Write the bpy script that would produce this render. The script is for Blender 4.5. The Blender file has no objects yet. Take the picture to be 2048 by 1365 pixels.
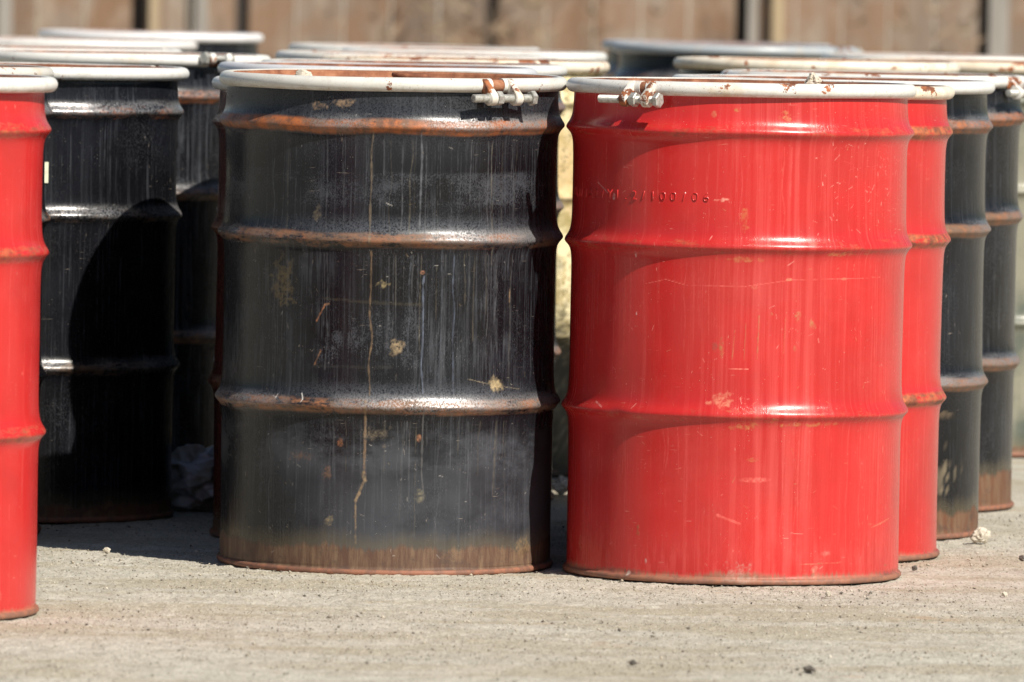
import bpy, bmesh, math, random
import numpy as np
from mathutils import Vector, Matrix, noise as mnoise

# ------------------------------------------------------------------ camera, sky, sun, exposure
SC = bpy.context.scene
COL = SC.collection
F = 16600.0            # focal length in photo pixels (photo is 2048 x 1365)
HC = 1.036             # camera height
D0 = 14.5              # distance of the two front drums
PITCH = 732.0 / F
ROLL = 0.019
SUN_AZ, SUN_EL = math.radians(40), math.radians(43)   # to the right of and behind the camera

cam_d = bpy.data.cameras.new("camera")
cam = bpy.data.objects.new("camera", cam_d)
COL.objects.link(cam)
fw = Vector((0, math.cos(PITCH), -math.sin(PITCH)))
r0 = Vector((1, 0, 0)); u0 = Vector((0, math.sin(PITCH), math.cos(PITCH)))
CR = r0 * math.cos(ROLL) + u0 * math.sin(ROLL)
CU = u0 * math.cos(ROLL) - r0 * math.sin(ROLL)
cam.matrix_world = Matrix(((CR.x, CU.x, -fw.x, 0), (CR.y, CU.y, -fw.y, 0), (CR.z, CU.z, -fw.z, HC), (0, 0, 0, 1)))
cam_d.sensor_width = 36
cam_d.lens = F * 36 / 2048
cam_d.clip_start = 0.5
cam_d.clip_end = 3000
cam_d.dof.use_dof = True
cam_d.dof.focus_distance = 14.3
cam_d.dof.aperture_fstop = 8.2
SC.camera = cam
SC.view_settings.view_transform = 'Standard'
SC.view_settings.look = 'None'
SC.view_settings.gamma = 1
SC.view_settings.exposure = 0.34

w = bpy.data.worlds.new("World"); SC.world = w; w.use_nodes = True
bg = w.node_tree.nodes["Background"]
sky = w.node_tree.nodes.new("ShaderNodeTexSky")
sky.sky_type = 'NISHITA'; sky.sun_disc = False
sky.sun_elevation = SUN_EL; sky.sun_rotation = math.pi - SUN_AZ
sky.air_density = 1.0; sky.dust_density = 0.6
w.node_tree.links.new(sky.outputs[0], bg.inputs[0])
bg.inputs[1].default_value = 0.05

sd = bpy.data.lights.new("sun", 'SUN'); sd.energy = 5.0; sd.angle = math.radians(0.53); sd.color = (1.0, 0.93, 0.82)
so = bpy.data.objects.new("sun", sd); COL.objects.link(so)
SDIR = Vector((math.sin(SUN_AZ) * math.cos(SUN_EL), -math.cos(SUN_AZ) * math.cos(SUN_EL), math.sin(SUN_EL)))
so.rotation_euler = SDIR.to_track_quat('Z', 'Y').to_euler()
so.location = SDIR * 30


def project(x, y, z):
    d = Vector((x, y, z - HC))
    c = d.dot(fw)
    return 1024 + F * d.dot(CR) / c, 682.5 - F * d.dot(CU) / c


def solve_x(px, y, z):
    a = project(0, y, z)[0]; b = project(1, y, z)[0]
    return (px - a) / (b - a)


def ground_at(px, py):
    """point of the ground (z=0) seen at a photo pixel"""
    x, y = 0.0, 14.0
    for _ in range(40):
        qx, qy = project(x, y, 0)
        gy = project(x, y + .01, 0)[1]
        y += (py - qy) / ((gy - qy) / .01)
        x = solve_x(px, y, 0)
    return x, y


# ------------------------------------------------------------------ helpers
def link_mesh(name, me, parent=None, mats=(), loc=None, smooth=True):
    o = bpy.data.objects.new(name, me)
    COL.objects.link(o)
    for m in mats: me.materials.append(m)
    if parent is not None: o.parent = parent
    if loc is not None: o.location = loc
    if smooth:
        me.polygons.foreach_set("use_smooth", [True] * len(me.polygons))
    return o


def from_bm(name, bm, parent=None, mat=None, loc=None, smooth=True, sharp=None):
    me = bpy.data.meshes.new(name)
    bmesh.ops.recalc_face_normals(bm, faces=bm.faces)
    bm.to_mesh(me); bm.free()
    if sharp is not None: me.set_sharp_from_angle(angle=math.radians(sharp)) if smooth else None
    o = link_mesh(name, me, parent, [mat] if mat else [], loc, smooth)
    if sharp is not None: me.set_sharp_from_angle(angle=math.radians(sharp))
    return o


def np_mesh(name, verts, faces, parent=None, mat=None, smooth=True):
    me = bpy.data.meshes.new(name)
    verts = np.asarray(verts, np.float32); faces = np.asarray(faces, np.int32)
    k = faces.shape[1]
    me.vertices.add(len(verts)); me.vertices.foreach_set("co", verts.ravel())
    me.loops.add(faces.size); me.loops.foreach_set("vertex_index", faces.ravel())
    me.polygons.add(len(faces))
    me.polygons.foreach_set("loop_start", np.arange(0, faces.size, k, dtype=np.int32))
    me.update(calc_edges=True)
    return link_mesh(name, me, parent, [mat] if mat else [], None, smooth)


def tag(o, label=None, cat=None, group=None, kind=None):
    if label: o["label"] = label
    if cat: o["category"] = cat
    if group: o["group"] = group
    if kind: o["kind"] = kind
    return o


def empty(name, loc=(0, 0, 0)):
    o = bpy.data.objects.new(name, None); COL.objects.link(o)
    o.location = loc; o.empty_display_size = .1
    return o


# ------------------------------------------------------------------ shader expression helper
class X:
    """a socket or number with arithmetic"""
    def __init__(s, g, v): s.g = g; s.v = v
    def _m(s, op, *a): return s.g.math(op, s, *a)
    def __add__(s, o): return s._m('ADD', o)
    __radd__ = __add__
    def __sub__(s, o): return s._m('SUBTRACT', o)
    def __rsub__(s, o): return s.g.math('SUBTRACT', o, s)
    def __mul__(s, o): return s._m('MULTIPLY', o)
    __rmul__ = __mul__
    def __truediv__(s, o): return s._m('DIVIDE', o)
    def abs(s): return s._m('ABSOLUTE')
    def max(s, o): return s._m('MAXIMUM', o)
    def min(s, o): return s._m('MINIMUM', o)
    def ss(s, a, b):
        n = s.g.nt.nodes.new("ShaderNodeMapRange"); n.interpolation_type = 'SMOOTHSTEP'
        s.g.put(n.inputs[0], s)
        lo, hi, t0, t1 = (a, b, 0, 1) if a < b else (b, a, 1, 0)
        n.inputs[1].default_value = lo; n.inputs[2].default_value = hi
        n.inputs[3].default_value = t0; n.inputs[4].default_value = t1
        return X(s.g, n.outputs[0])


class G:
    def __init__(s, name):
        s.m = bpy.data.materials.new(name); s.m.use_nodes = True
        s.nt = s.m.node_tree; s.nt.nodes.clear()
        s.out = s.nt.nodes.new("ShaderNodeOutputMaterial")
        s.p = s.nt.nodes.new("ShaderNodeBsdfPrincipled")
        s.nt.links.new(s.p.outputs[0], s.out.inputs[0])
    def put(s, sock, v):
        if isinstance(v, X): v = v.v
        if isinstance(v, (int, float)): sock.default_value = v
        elif isinstance(v, (tuple, list)):
            sock.default_value = tuple(v) + ((1,) if len(v) == 3 and len(sock.default_value) == 4 else ())
        else: s.nt.links.new(v, sock)
    def math(s, op, *a):
        n = s.nt.nodes.new("ShaderNodeMath"); n.operation = op
        for i, v in enumerate(a): s.put(n.inputs[i], v)
        return X(s, n.outputs[0])
    def coords(s, kind='Object'):
        n = s.nt.nodes.new("ShaderNodeTexCoord")
        sp = s.nt.nodes.new("ShaderNodeSeparateXYZ")
        s.nt.links.new(n.outputs[kind], sp.inputs[0])
        return [X(s, o) for o in sp.outputs]
    def vec(s, x, y, z):
        n = s.nt.nodes.new("ShaderNodeCombineXYZ")
        for i, v in enumerate((x, y, z)): s.put(n.inputs[i], v)
        return n.outputs[0]
    def noise(s, v, scale=1, detail=3, rough=.5, dist=0):
        n = s.nt.nodes.new("ShaderNodeTexNoise")
        s.put(n.inputs['Vector'], v); n.inputs['Scale'].default_value = scale
        n.inputs['Detail'].default_value = detail; n.inputs['Roughness'].default_value = rough
        n.inputs['Distortion'].default_value = dist
        return X(s, n.outputs[0])
    def voro(s, v, scale=1, feature='F1', out='Distance', rand=1):
        n = s.nt.nodes.new("ShaderNodeTexVoronoi"); n.feature = feature
        s.put(n.inputs['Vector'], v); n.inputs['Scale'].default_value = scale
        n.inputs['Randomness'].default_value = rand
        return X(s, n.outputs[out])
    def mix(s, f, a, b, mode='MIX'):
        n = s.nt.nodes.new("ShaderNodeMix"); n.data_type = 'RGBA'; n.blend_type = mode
        s.put(n.inputs[0], f); s.put(n.inputs[6], a); s.put(n.inputs[7], b)
        return X(s, n.outputs[2])
    def ramp(s, f, stops):
        n = s.nt.nodes.new("ShaderNodeValToRGB")
        cr = n.color_ramp
        while len(cr.elements) < len(stops): cr.elements.new(.5)
        for e, (p, c) in zip(cr.elements, stops): e.position = p; e.color = tuple(c) + (1,)
        s.put(n.inputs[0], f)
        return X(s, n.outputs[0])
    def bump(s, h, dist=.001, strength=1.0):
        n = s.nt.nodes.new("ShaderNodeBump"); s.put(n.inputs['Height'], h)
        n.inputs['Distance'].default_value = dist; n.inputs['Strength'].default_value = strength
        s.nt.links.new(n.outputs[0], s.p.inputs['Normal'])
    def done(s, col, rough=.6, metal=0.0, spec=.5, coat=0.0):
        s.put(s.p.inputs['Base Color'], col); s.put(s.p.inputs['Roughness'], rough)
        s.put(s.p.inputs['Metallic'], metal); s.p.inputs['Specular IOR Level'].default_value = spec
        if coat: s.p.inputs['Coat Weight'].default_value = coat; s.p.inputs['Coat Roughness'].default_value = .12
        return s.m


RUST_O = (.40, .125, .04)
RUST_B = (.15, .065, .035)
MUD = (.36, .27, .16)

# ------------------------------------------------------------------ drum geometry constants
RB = .290
HOOPS = (.2895, .5775, .7735)
ZR = .847       # ring centre height
RC, RT = .2930, .0124
ZTOP = .838


def hoop_bump(z):
    s = 0
    for h in HOOPS:
        d = (z - h) / (.0140 if z > h else .0100)
        s += .0130 / (1 + d * d) ** 1.12
    return s


def body_mat(name, kind, seed, hoop_rust=.5, band=.03, chalk=1.0, marks=(), extra=None, bandcol=RUST_B, rust_dull=.55):
    g = G(name)
    u, v, _ = g.coords('UV')
    def nz(su, sv, off=0, detail=3, rough=.55, dist=0):
        return g.noise(g.vec(u * su, v * sv, seed * 7.31 + off), 1, detail, rough, dist)
    red = kind == 'red'
    if kind == 'black':
        c0, c1, c2 = (.004, .004, .0055), (.095, .104, .122), (.009, .010, .014)
    elif kind == 'red':
        c0, c1, c2 = (.53, .020, .020), (.72, .125, .11), (.45, .020, .019)
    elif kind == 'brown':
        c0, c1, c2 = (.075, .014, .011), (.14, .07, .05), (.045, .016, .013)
    elif kind == 'yellow':
        c0, c1, c2 = (.80, .70, .44), (.85, .80, .62), (.62, .46, .24)
    else:
        c0, c1, c2 = (.27, .26, .20), (.36, .35, .30), (.08, .10, .085)
    big = nz(5, 5, 1, 4)
    mott = nz(22, 26, 71, 5, .7).ss(.48, .62)
    col = g.mix(big.ss(.4, .65), c0, c2)
    if kind == 'yellow': col = g.mix(mott * .75, col, (.36, .27, .10)); col = g.mix(nz(40, 55, 72, 5, .75).ss(.56, .64) * .8, col, (.12, .10, .04))
    # rain streaks under the hoops, fine vertical grain, dust
    st = nz(120, 2.0, 2, 3, .6).ss(.50, .72) * nz(9, 3, 3, 2).ss(.3, .62)
    st2 = nz(300, 4, 4, 3, .7).ss(.50, .70) * nz(40, 14, 44, 3, .6).ss(.38, .62)
    grain = nz(900, 220, 5, 2, .7).ss(.50, .78)
    cloud = nz(7, 9, 6, 5, .65).ss(.46, .68)
    if red:
        ch = st * .22 + st2 * .12 + cloud * .07 + nz(3, 4, 70, 4).ss(.4, .7) * .07
    else:
        ch = (st * .20 + st2 * .34 + grain * (cloud * .60 + .12)) * chalk
    if extra: ch = (ch + extra(g, u, v, nz)).min(1.0)
    ch = ch.min(1.0)
    col = g.mix(ch, col, c1)
    # tiny chips and specks
    sp = g.voro(g.vec(u * 1.0, v * .8, 0.1 * seed), 150).ss(.10, .05) * nz(30, 30, 8, 2).ss(.52, .6)
    col = g.mix(sp * (.5 if red else .55), col, (.8, .55, .45) if red else (.42, .38, .32))
    # short scuffs
    sc_ = nz(35, 420, 9, 2, .5, .4).ss(.70, .74) * nz(14, 14, 10, 2).ss(.55, .66)
    sc2 = nz(300, 60, 19, 2, .5, 1.2).ss(.70, .75) * nz(11, 9, 20, 2).ss(.52, .62)
    scf = sc_.max(sc2)
    col = g.mix(scf * (.5 if red else .45), col, (.85, .38, .30) if red else (.36, .31, .26))
    # rust patches: scattered
    rp = nz(40, 46, 11, 5, .75).ss(.70, .76)
    rust = rp * .5
    rn = nz(16, 62, 12, 6, .75)
    hrs = hoop_rust if isinstance(hoop_rust, (tuple, list)) else (hoop_rust,) * 3
    for h, q in zip(HOOPS, hrs):
        hm = ((v - (h + .0010)) + (nz(9, 1, 60, 3) - .5) * .010).abs().ss(.0155, .0085)
        lo = .64 - q * .36
        rust = rust.max(hm * (rn + (nz(140, 200, 62, 2, .6) - .5) * .30).ss(lo - .04, lo + .16) * min(1, .3 + q * .9))
    rc = g.mix(nz(60, 60, 13, 4, .7).ss(.35, .65), RUST_O if not red else (.48, .15, .06), RUST_B)
    if not red: rc = g.mix((v - HOOPS[2]).abs().ss(.05, .06) * rust_dull, rc, (.17, .115, .075))
    if not red: rc = g.mix(nz(30, 40, 61, 3).ss(.45, .62) * .5, rc, (.14, .10, .075))
    col = g.mix(rust, col, rc)
    # hoops rubbed down to bright steel where the drums have been rolled
    worn = None
    if kind == 'black':
        wn_ = nz(380, 300, 80, 3, .7); wp = nz(4.5, 1, 81, 2).ss(.34, .54)
        for h in HOOPS:
            a = (v - (h + .0075)).abs().ss(.020, .003) * (wn_ + (nz(10, 40, 82, 3) - .5) * .5).ss(.36, .62) * wp
            worn = a if worn is None else worn.max(a)
        worn = worn * .8
        col = g.mix(worn, col, (.34, .34, .35))
    # rusty bottom band
    edge = v + (nz(9, 2, 14, 5, .65) - .5) * (band * 1.3) + (nz(160, 10, 15, 4, .7) - .5) * .022
    bb = edge.ss(band + .005, band - .007)
    bc = g.mix(nz(90, 12, 16, 4, .7).ss(.35, .75), bandcol, (.20, .13, .08))
    bc = g.mix(nz(24, 30, 26, 5, .75).ss(.5, .68) * .7, bc, (.075, .05, .04))
    col = g.mix(bb * .92, col, bc)
    halo = edge.ss(band + .035, band) * .35
    if not red: col = g.mix(halo * (1 - bb), col, (.16, .13, .075))
    rim = v.ss(.011, .008)
    col = g.mix(rim * .9, col, g.mix(nz(60, 60, 17).ss(.4, .6), (.30, .13, .08), (.20, .10, .07)))
    hgt = grain * .15 + st * .1
    mk = None
    if marks:
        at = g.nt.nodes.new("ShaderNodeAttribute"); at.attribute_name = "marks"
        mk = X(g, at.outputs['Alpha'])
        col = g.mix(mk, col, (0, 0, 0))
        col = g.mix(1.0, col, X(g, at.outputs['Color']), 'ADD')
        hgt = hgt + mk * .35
    rustall = rust.max(bb).max(rim)
    if mk is not None: rustall = rustall.max(mk * .75)
    base_r = .23 if red else .24
    rough = g.math('ADD', ch * .30 + base_r, rustall * .30).min(.85)
    if worn is not None: rough = rough * (1 - worn * .3) + worn * .06
    hgt = hgt + rustall * nz(220, 220, 18, 3) * .5 + nz(22, 9, 21, 2) * .8
    g.bump(hgt, .0006, .8)
    return g.done(col, rough, worn * .75 if worn is not None else 0, .5 if red else .34)


def ring_mat(name, seed, rust=.3, tone=(.80, .79, .75)):
    g = G(name)
    x, y, z = g.coords('Object')
    V = g.vec(x + seed * 3.1, y + seed * 1.7, z)
    n = g.noise(V, 22, 5, .7)
    lo = .70 - rust * .26
    m = n.ss(lo, lo + .04)
    stain = g.noise(V, 14, 4, .65).ss(lo - .10, lo + .14)
    col = g.mix(stain * .45, tone, (.62, .42, .22))
    dirt = g.noise(V, 260, 3, .7).ss(.56, .72) * g.noise(V, 9, 2).ss(.4, .6)
    col = g.mix(dirt * .8, col, (.33, .29, .23))
    col = g.mix(g.noise(V, 34, 5, .75).ss(.50, .64) * .35, col, (.50, .47, .42))
    low = z.ss(ZR - .002, ZR - .010)
    col = g.mix(low * g.noise(V, 60, 4, .7).ss(.42, .62) * .4, col, (.42, .34, .22))
    col = g.mix(m, col, g.mix(g.noise(V, 90, 3).ss(.4, .6), (.36, .12, .04), (.17, .06, .03)))
    chips = g.voro(V, 130).ss(.11, .06) * g.noise(V, 16, 2).ss(.5, .6)
    col = g.mix(chips * .8, col, (.12, .07, .05))
    g.bump(n * .3 + g.noise(V, 300, 2) * .2, .0006, .7)
    return g.done(col, m * .4 + .34 + dirt * .2, 0, .5)


def rust_mat(name, seed=0, light=False):
    g = G(name)
    x, y, z = g.coords('Object')
    V = g.vec(x + seed, y, z)
    n = g.noise(V, 35, 6, .7)
    if light: col = g.ramp(n, [(.3, (.16, .06, .035)), (.5, (.31, .13, .07)), (.7, (.42, .21, .12))])
    else: col = g.ramp(n, [(.3, (.08, .035, .022)), (.5, (.20, .075, .04)), (.7, (.36, .16, .09))])
    g.bump(g.noise(V, 260, 4, .7), .0012, .9)
    return g.done(col, .85, 0, .3)


def metal_mat(name):
    g = G(name)
    x, y, z = g.coords('Object')
    V = g.vec(x, y, z)
    n = g.noise(V, 160, 4, .7)
    col = g.mix(n.ss(.4, .65), (.56, .56, .53), (.36, .35, .31))
    g.bump(n, .0004, .6)
    return g.done(col, .5, .55, .5)


MAT_RUST = rust_mat("rusted steel lid", 1)
MAT_RUST_L = rust_mat("bright rusted steel", 4, True)
MAT_BOLT = metal_mat("galvanised bolt steel")


# ------------------------------------------------------------------ drum parts
def profile():
    """(r, z) of the outside of a drum from the bottom chime up"""
    pr = [(0.02, .012), (.278, .012), (.284, .004), (.286, 0.0005), (.2935, 0.0), (.2958, .0025), (.2958, .0065), (.2935, .0095), (.2905, .0105), (RB, .013)]
    z = .02
    while z < ZTOP:
        d = min(abs(z - h) for h in HOOPS)
        pr.append((RB + hoop_bump(z), z))
        z += .0016 if d < .024 else (.004 if d < .06 else .012)
    pr.append((RB, ZTOP))
    pr.append((RB - .004, ZTOP + .004)); pr.append((RB - .02, ZTOP + .004))
    return pr


def vn3(a, b, c, seed):
    """smooth 3D value noise in -.5 ... .5"""
    r = np.random.default_rng(seed).random(8192)
    ia, ib, ic = (np.floor(q).astype(np.int64) for q in (a, b, c))
    ta, tb, tc = a - ia, b - ib, c - ic
    ta, tb, tc = (t * t * (3 - 2 * t) for t in (ta, tb, tc))
    H = lambda i, j, k: r[(i * 1619 + j * 31337 + k * 6971 + (i * j) * 7 + (j * k) * 13) % 8192]
    L = lambda p, q, t: p * (1 - t) + q * t
    x0 = L(L(H(ia, ib, ic), H(ia + 1, ib, ic), ta), L(H(ia, ib + 1, ic), H(ia + 1, ib + 1, ic), ta), tb)
    x1 = L(L(H(ia, ib, ic + 1), H(ia + 1, ib, ic + 1), ta), L(H(ia, ib + 1, ic + 1), H(ia + 1, ib + 1, ic + 1), ta), tb)
    return L(x0, x1, tc) - .5


def fb(u, v, su, sv, seed, oct_=3):
    t = 0; a = .55
    for o_ in range(oct_):
        t = t + a * vn3(u * su * 2 ** o_ + 500, v * sv * 2 ** o_ + 500, 0 * u + seed * 1.37, seed + o_); a *= .6
    return t


def bake_marks(U, Vv, marks, seed):
    P = np.zeros(U.shape + (3,)); A = np.zeros(U.shape)
    for q, k in enumerate(marks):
        t, colr, amt = k[0], k[-2], k[-1]
        if t == 'blob': _, a0, b0, ra, rb, na = k[:6]; bx = (a0 - 3 * ra, a0 + 3 * ra, b0 - 3 * rb, b0 + 3 * rb)
        elif t == 'drip': _, a0, v0, v1, wd, wa = k[:6]; bx = (a0 - .02, a0 + .02, v0, v1)
        else: _, u1, v1, u2, v2, wd = k[:6]; bx = (min(u1, u2) - .008, max(u1, u2) + .008, min(v1, v2) - .008, max(v1, v2) + .008)
        I = np.where((U > bx[0]) & (U < bx[1]) & (Vv > bx[2]) & (Vv < bx[3]))
        if not len(I[0]): continue
        u, v = U[I], Vv[I]; sd_ = seed * 100 + q * 3
        sst = lambda x, a, b: (lambda t_: t_ * t_ * (3 - 2 * t_))(np.clip((x - a) / (b - a), 0, 1))
        if t == 'blob':
            d = np.sqrt(((u - a0) / ra) ** 2 + ((v - b0) / rb) ** 2) + fb(u, v, 90, 90, sd_, 5) * na * 1.3
            m = sst(d, 1.15, .55) * np.clip(.50 + 2.0 * fb(u, v, 260, 260, sd_ + 7, 3), 0, 1)
        elif t == 'drip':
            cx = vn3(v * 22 + 9, v * 0, v * 0, sd_) * wa
            th_ = wd * (1 + 1.0 * vn3(v * 130, v * 0, v * 0, sd_ + 1))
            m = sst(np.abs(u - a0 + cx), th_ * .75, th_ * .3) * sst(v, v0, v0 + .008) * sst(v, v1, v1 - .005)
            m = m * np.clip(.60 + 1.3 * fb(u, v, 260, 100, sd_ + 2, 3), 0, 1)
        else:
            du, dv = u2 - u1, v2 - v1
            tt = np.clip(((u - u1) * du + (v - v1) * dv) / (du * du + dv * dv), 0, 1)
            d = np.sqrt((u - u1 - tt * du) ** 2 + (v - v1 - tt * dv) ** 2) + fb(u, v, 180, 180, sd_, 3) * wd * .9
            m = sst(d, wd * .8, wd * .3) * np.clip(.62 + 1.6 * fb(u, v, 170, 170, sd_ + 2, 3), 0, 1)
        m = np.clip(m * amt, 0, 1)
        jit = 1 + .5 * fb(u, v, 150, 150, sd_ + 5, 2)
        P[I] = P[I] * (1 - m[:, None]) + np.array(colr)[None] * jit[:, None] * m[:, None]
        A[I] = A[I] * (1 - m) + m
    return np.concatenate([P, A[..., None]], -1)


def make_body(mat, parent, seed, segs=224, dent=.0011, dings=(), marks=(), hero=False):
    pr = profile()
    if hero:
        p2_ = []
        for (ra, za), (rb, zb) in zip(pr[:-1], pr[1:]):
            k = max(1, int(round((zb - za) / .0015))) if za >= .013 and zb <= ZTOP else 1
            for i in range(k):
                z = za + (zb - za) * i / k
                p2_.append((RB + hoop_bump(z) if za > .013 and zb <= ZTOP else ra + (rb - ra) * i / k, z))
        pr = p2_ + [pr[-1]]
        th = np.concatenate([np.linspace(-1.72, 1.72, 860), np.linspace(1.72, 2 * math.pi - 1.72, 90)[1:-1]])
        segs = len(th)
    else:
        th = np.linspace(-math.pi, math.pi, segs, endpoint=False)
    n = len(pr)
    R0 = np.array([p[0] for p in pr])[None, :]; Z0 = np.array([p[1] for p in pr])[None, :]
    T = th[:, None]
    s_, c_ = np.sin(T) + 0 * Z0, np.cos(T) + 0 * Z0
    ZZ = Z0 + 0 * T; RR = R0 + 0 * T
    inb = (ZZ > .013) & (ZZ < ZTOP - .004)
    q = vn3(s_ * 1.7 + 9, c_ * 1.7 + 9, ZZ * 3.2 + seed * 5, seed) * 1.6 + vn3(s_ * 5 + 19, c_ * 5 + 19, ZZ * 9 + seed, seed + 50) * .6
    RR = RR + np.where(inb, dent * q * 1.6, 0)
    for (dt, dz, wd, hg, dep) in dings:
        e = ((T - dt) * RB / wd) ** 2 + ((ZZ - dz) / hg) ** 2
        RR = RR - np.where(inb, dep * np.exp(-np.minimum(e, 30)), 0)
    Zd = ZZ + np.where(inb, .0024 * vn3(s_ * 2.5 + 7, c_ * 2.5 + 7, ZZ * 4 + seed, seed + 90), 0)
    verts = np.stack([RR * s_, -RR * c_, Zd], -1).reshape(-1, 3)
    I = np.arange(segs)[:, None] * n + np.arange(n - 1)[None, :]
    J = ((np.arange(segs) + 1) % segs)[:, None] * n + np.arange(n - 1)[None, :]
    faces = np.stack([I, J, J + 1, I + 1], -1).reshape(-1, 4)
    o = np_mesh("body", verts, faces, parent, mat)
    me = o.data
    uvl = me.uv_layers.new(name="UVMap")
    seg_i = np.repeat(np.arange(segs), n - 1)
    nx = np.append(th[1:], th[0] + 2 * math.pi)
    u0_ = th[seg_i] * RB; u1_ = nx[seg_i] * RB
    zz = Z0[0]; jj = np.tile(np.arange(n - 1), segs)
    uv = np.stack([np.stack([u0_, zz[jj]], -1), np.stack([u1_, zz[jj]], -1), np.stack([u1_, zz[jj + 1]], -1), np.stack([u0_, zz[jj + 1]], -1)], 1)
    uvl.data.foreach_set("uv", uv.reshape(-1).astype(np.float32))
    if marks:
        ca = me.color_attributes.new("marks", 'FLOAT_COLOR', 'POINT')
        ca.data.foreach_set("color", bake_marks(T * RB + 0 * ZZ, ZZ, marks, seed).reshape(-1).astype(np.float32))
    return o


def lathe(bm, prof, segs=128, closed=False, t0=-math.pi, t1=math.pi, caps=False):
    full = abs((t1 - t0) - 2 * math.pi) < 1e-6
    k = segs if full else segs + 1
    rows = []
    for i in range(k):
        t = t0 + (t1 - t0) * i / segs
        rows.append([bm.verts.new((r * math.sin(t), -r * math.cos(t), z)) for r, z in prof])
    m = len(prof)
    for i in range(segs):
        a = rows[i]; b = rows[(i + 1) % k]
        for j in range(m if closed else m - 1):
            q = (j + 1) % m
            bm.faces.new((a[j], b[j], b[q], a[q]))
    if caps and not full:
        bm.faces.new(rows[0]); bm.faces.new(rows[-1])
    return rows


def make_lid(parent, mat, seed=0):
    bm = bmesh.new()
    pr = [(0.001, ZR - .004), (.09, ZR - .004), (.094, ZR - .0015), (.10, ZR - .0015), (.104, ZR - .004), (.17, ZR - .004), (.175, ZR - .0012), (.185, ZR - .0012), (.19, ZR - .004),
          (.245, ZR - .004), (.258, ZR - .007), (.270, ZR - .007), (.2765, ZR - .004), (.2795, ZR + .006), (.281, ZR + .0105)]
    for k in range(9):
        a = math.radians(170 - k * 37)
        pr.append((RC + .0010 + .0106 * math.cos(a), ZR + .0106 * math.sin(a)))
    lathe(bm, pr, 144)
    for v_ in bm.verts:
        v_.co.z += .0008 * mnoise.noise(Vector((v_.co.x * 12, v_.co.y * 12, seed)))
    return from_bm("lid", bm, parent, mat)


def make_ring(parent, mat, theta=None, gap=.012, segs=168, seed=0):
    """open C-section hoop with an optional gap at angle theta"""
    pr = []
    outer = [(RC + RT * math.cos(math.radians(a)), ZR + RT * math.sin(math.radians(a))) for a in range(-118, 119, 12)]
    inner = [(RC + (RT - .0024) * math.cos(math.radians(a)), ZR + (RT - .0024) * math.sin(math.radians(a))) for a in range(118, -119, -24)]
    pr = outer + inner
    bm = bmesh.new()
    if theta is None:
        lathe(bm, pr, segs, closed=True)
    else:
        g_ = gap / RC
        lathe(bm, pr, segs, closed=True, t0=theta + g_, t1=theta + 2 * math.pi - g_, caps=True)
    for v_ in bm.verts:
        t = math.atan2(v_.co.x, -v_.co.y)
        v_.co.z += .0012 * mnoise.noise(Vector((math.sin(t) * 1.5, math.cos(t) * 1.5, seed * 3.3)))
    return from_bm("locking_ring", bm, parent, mat, sharp=50)


def frame_at(theta, R, z):
    rad = Vector((math.sin(theta), -math.cos(theta), 0))
    tan = Vector((math.cos(theta), math.sin(theta), 0))
    return rad, tan, rad * R + Vector((0, 0, z))


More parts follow.
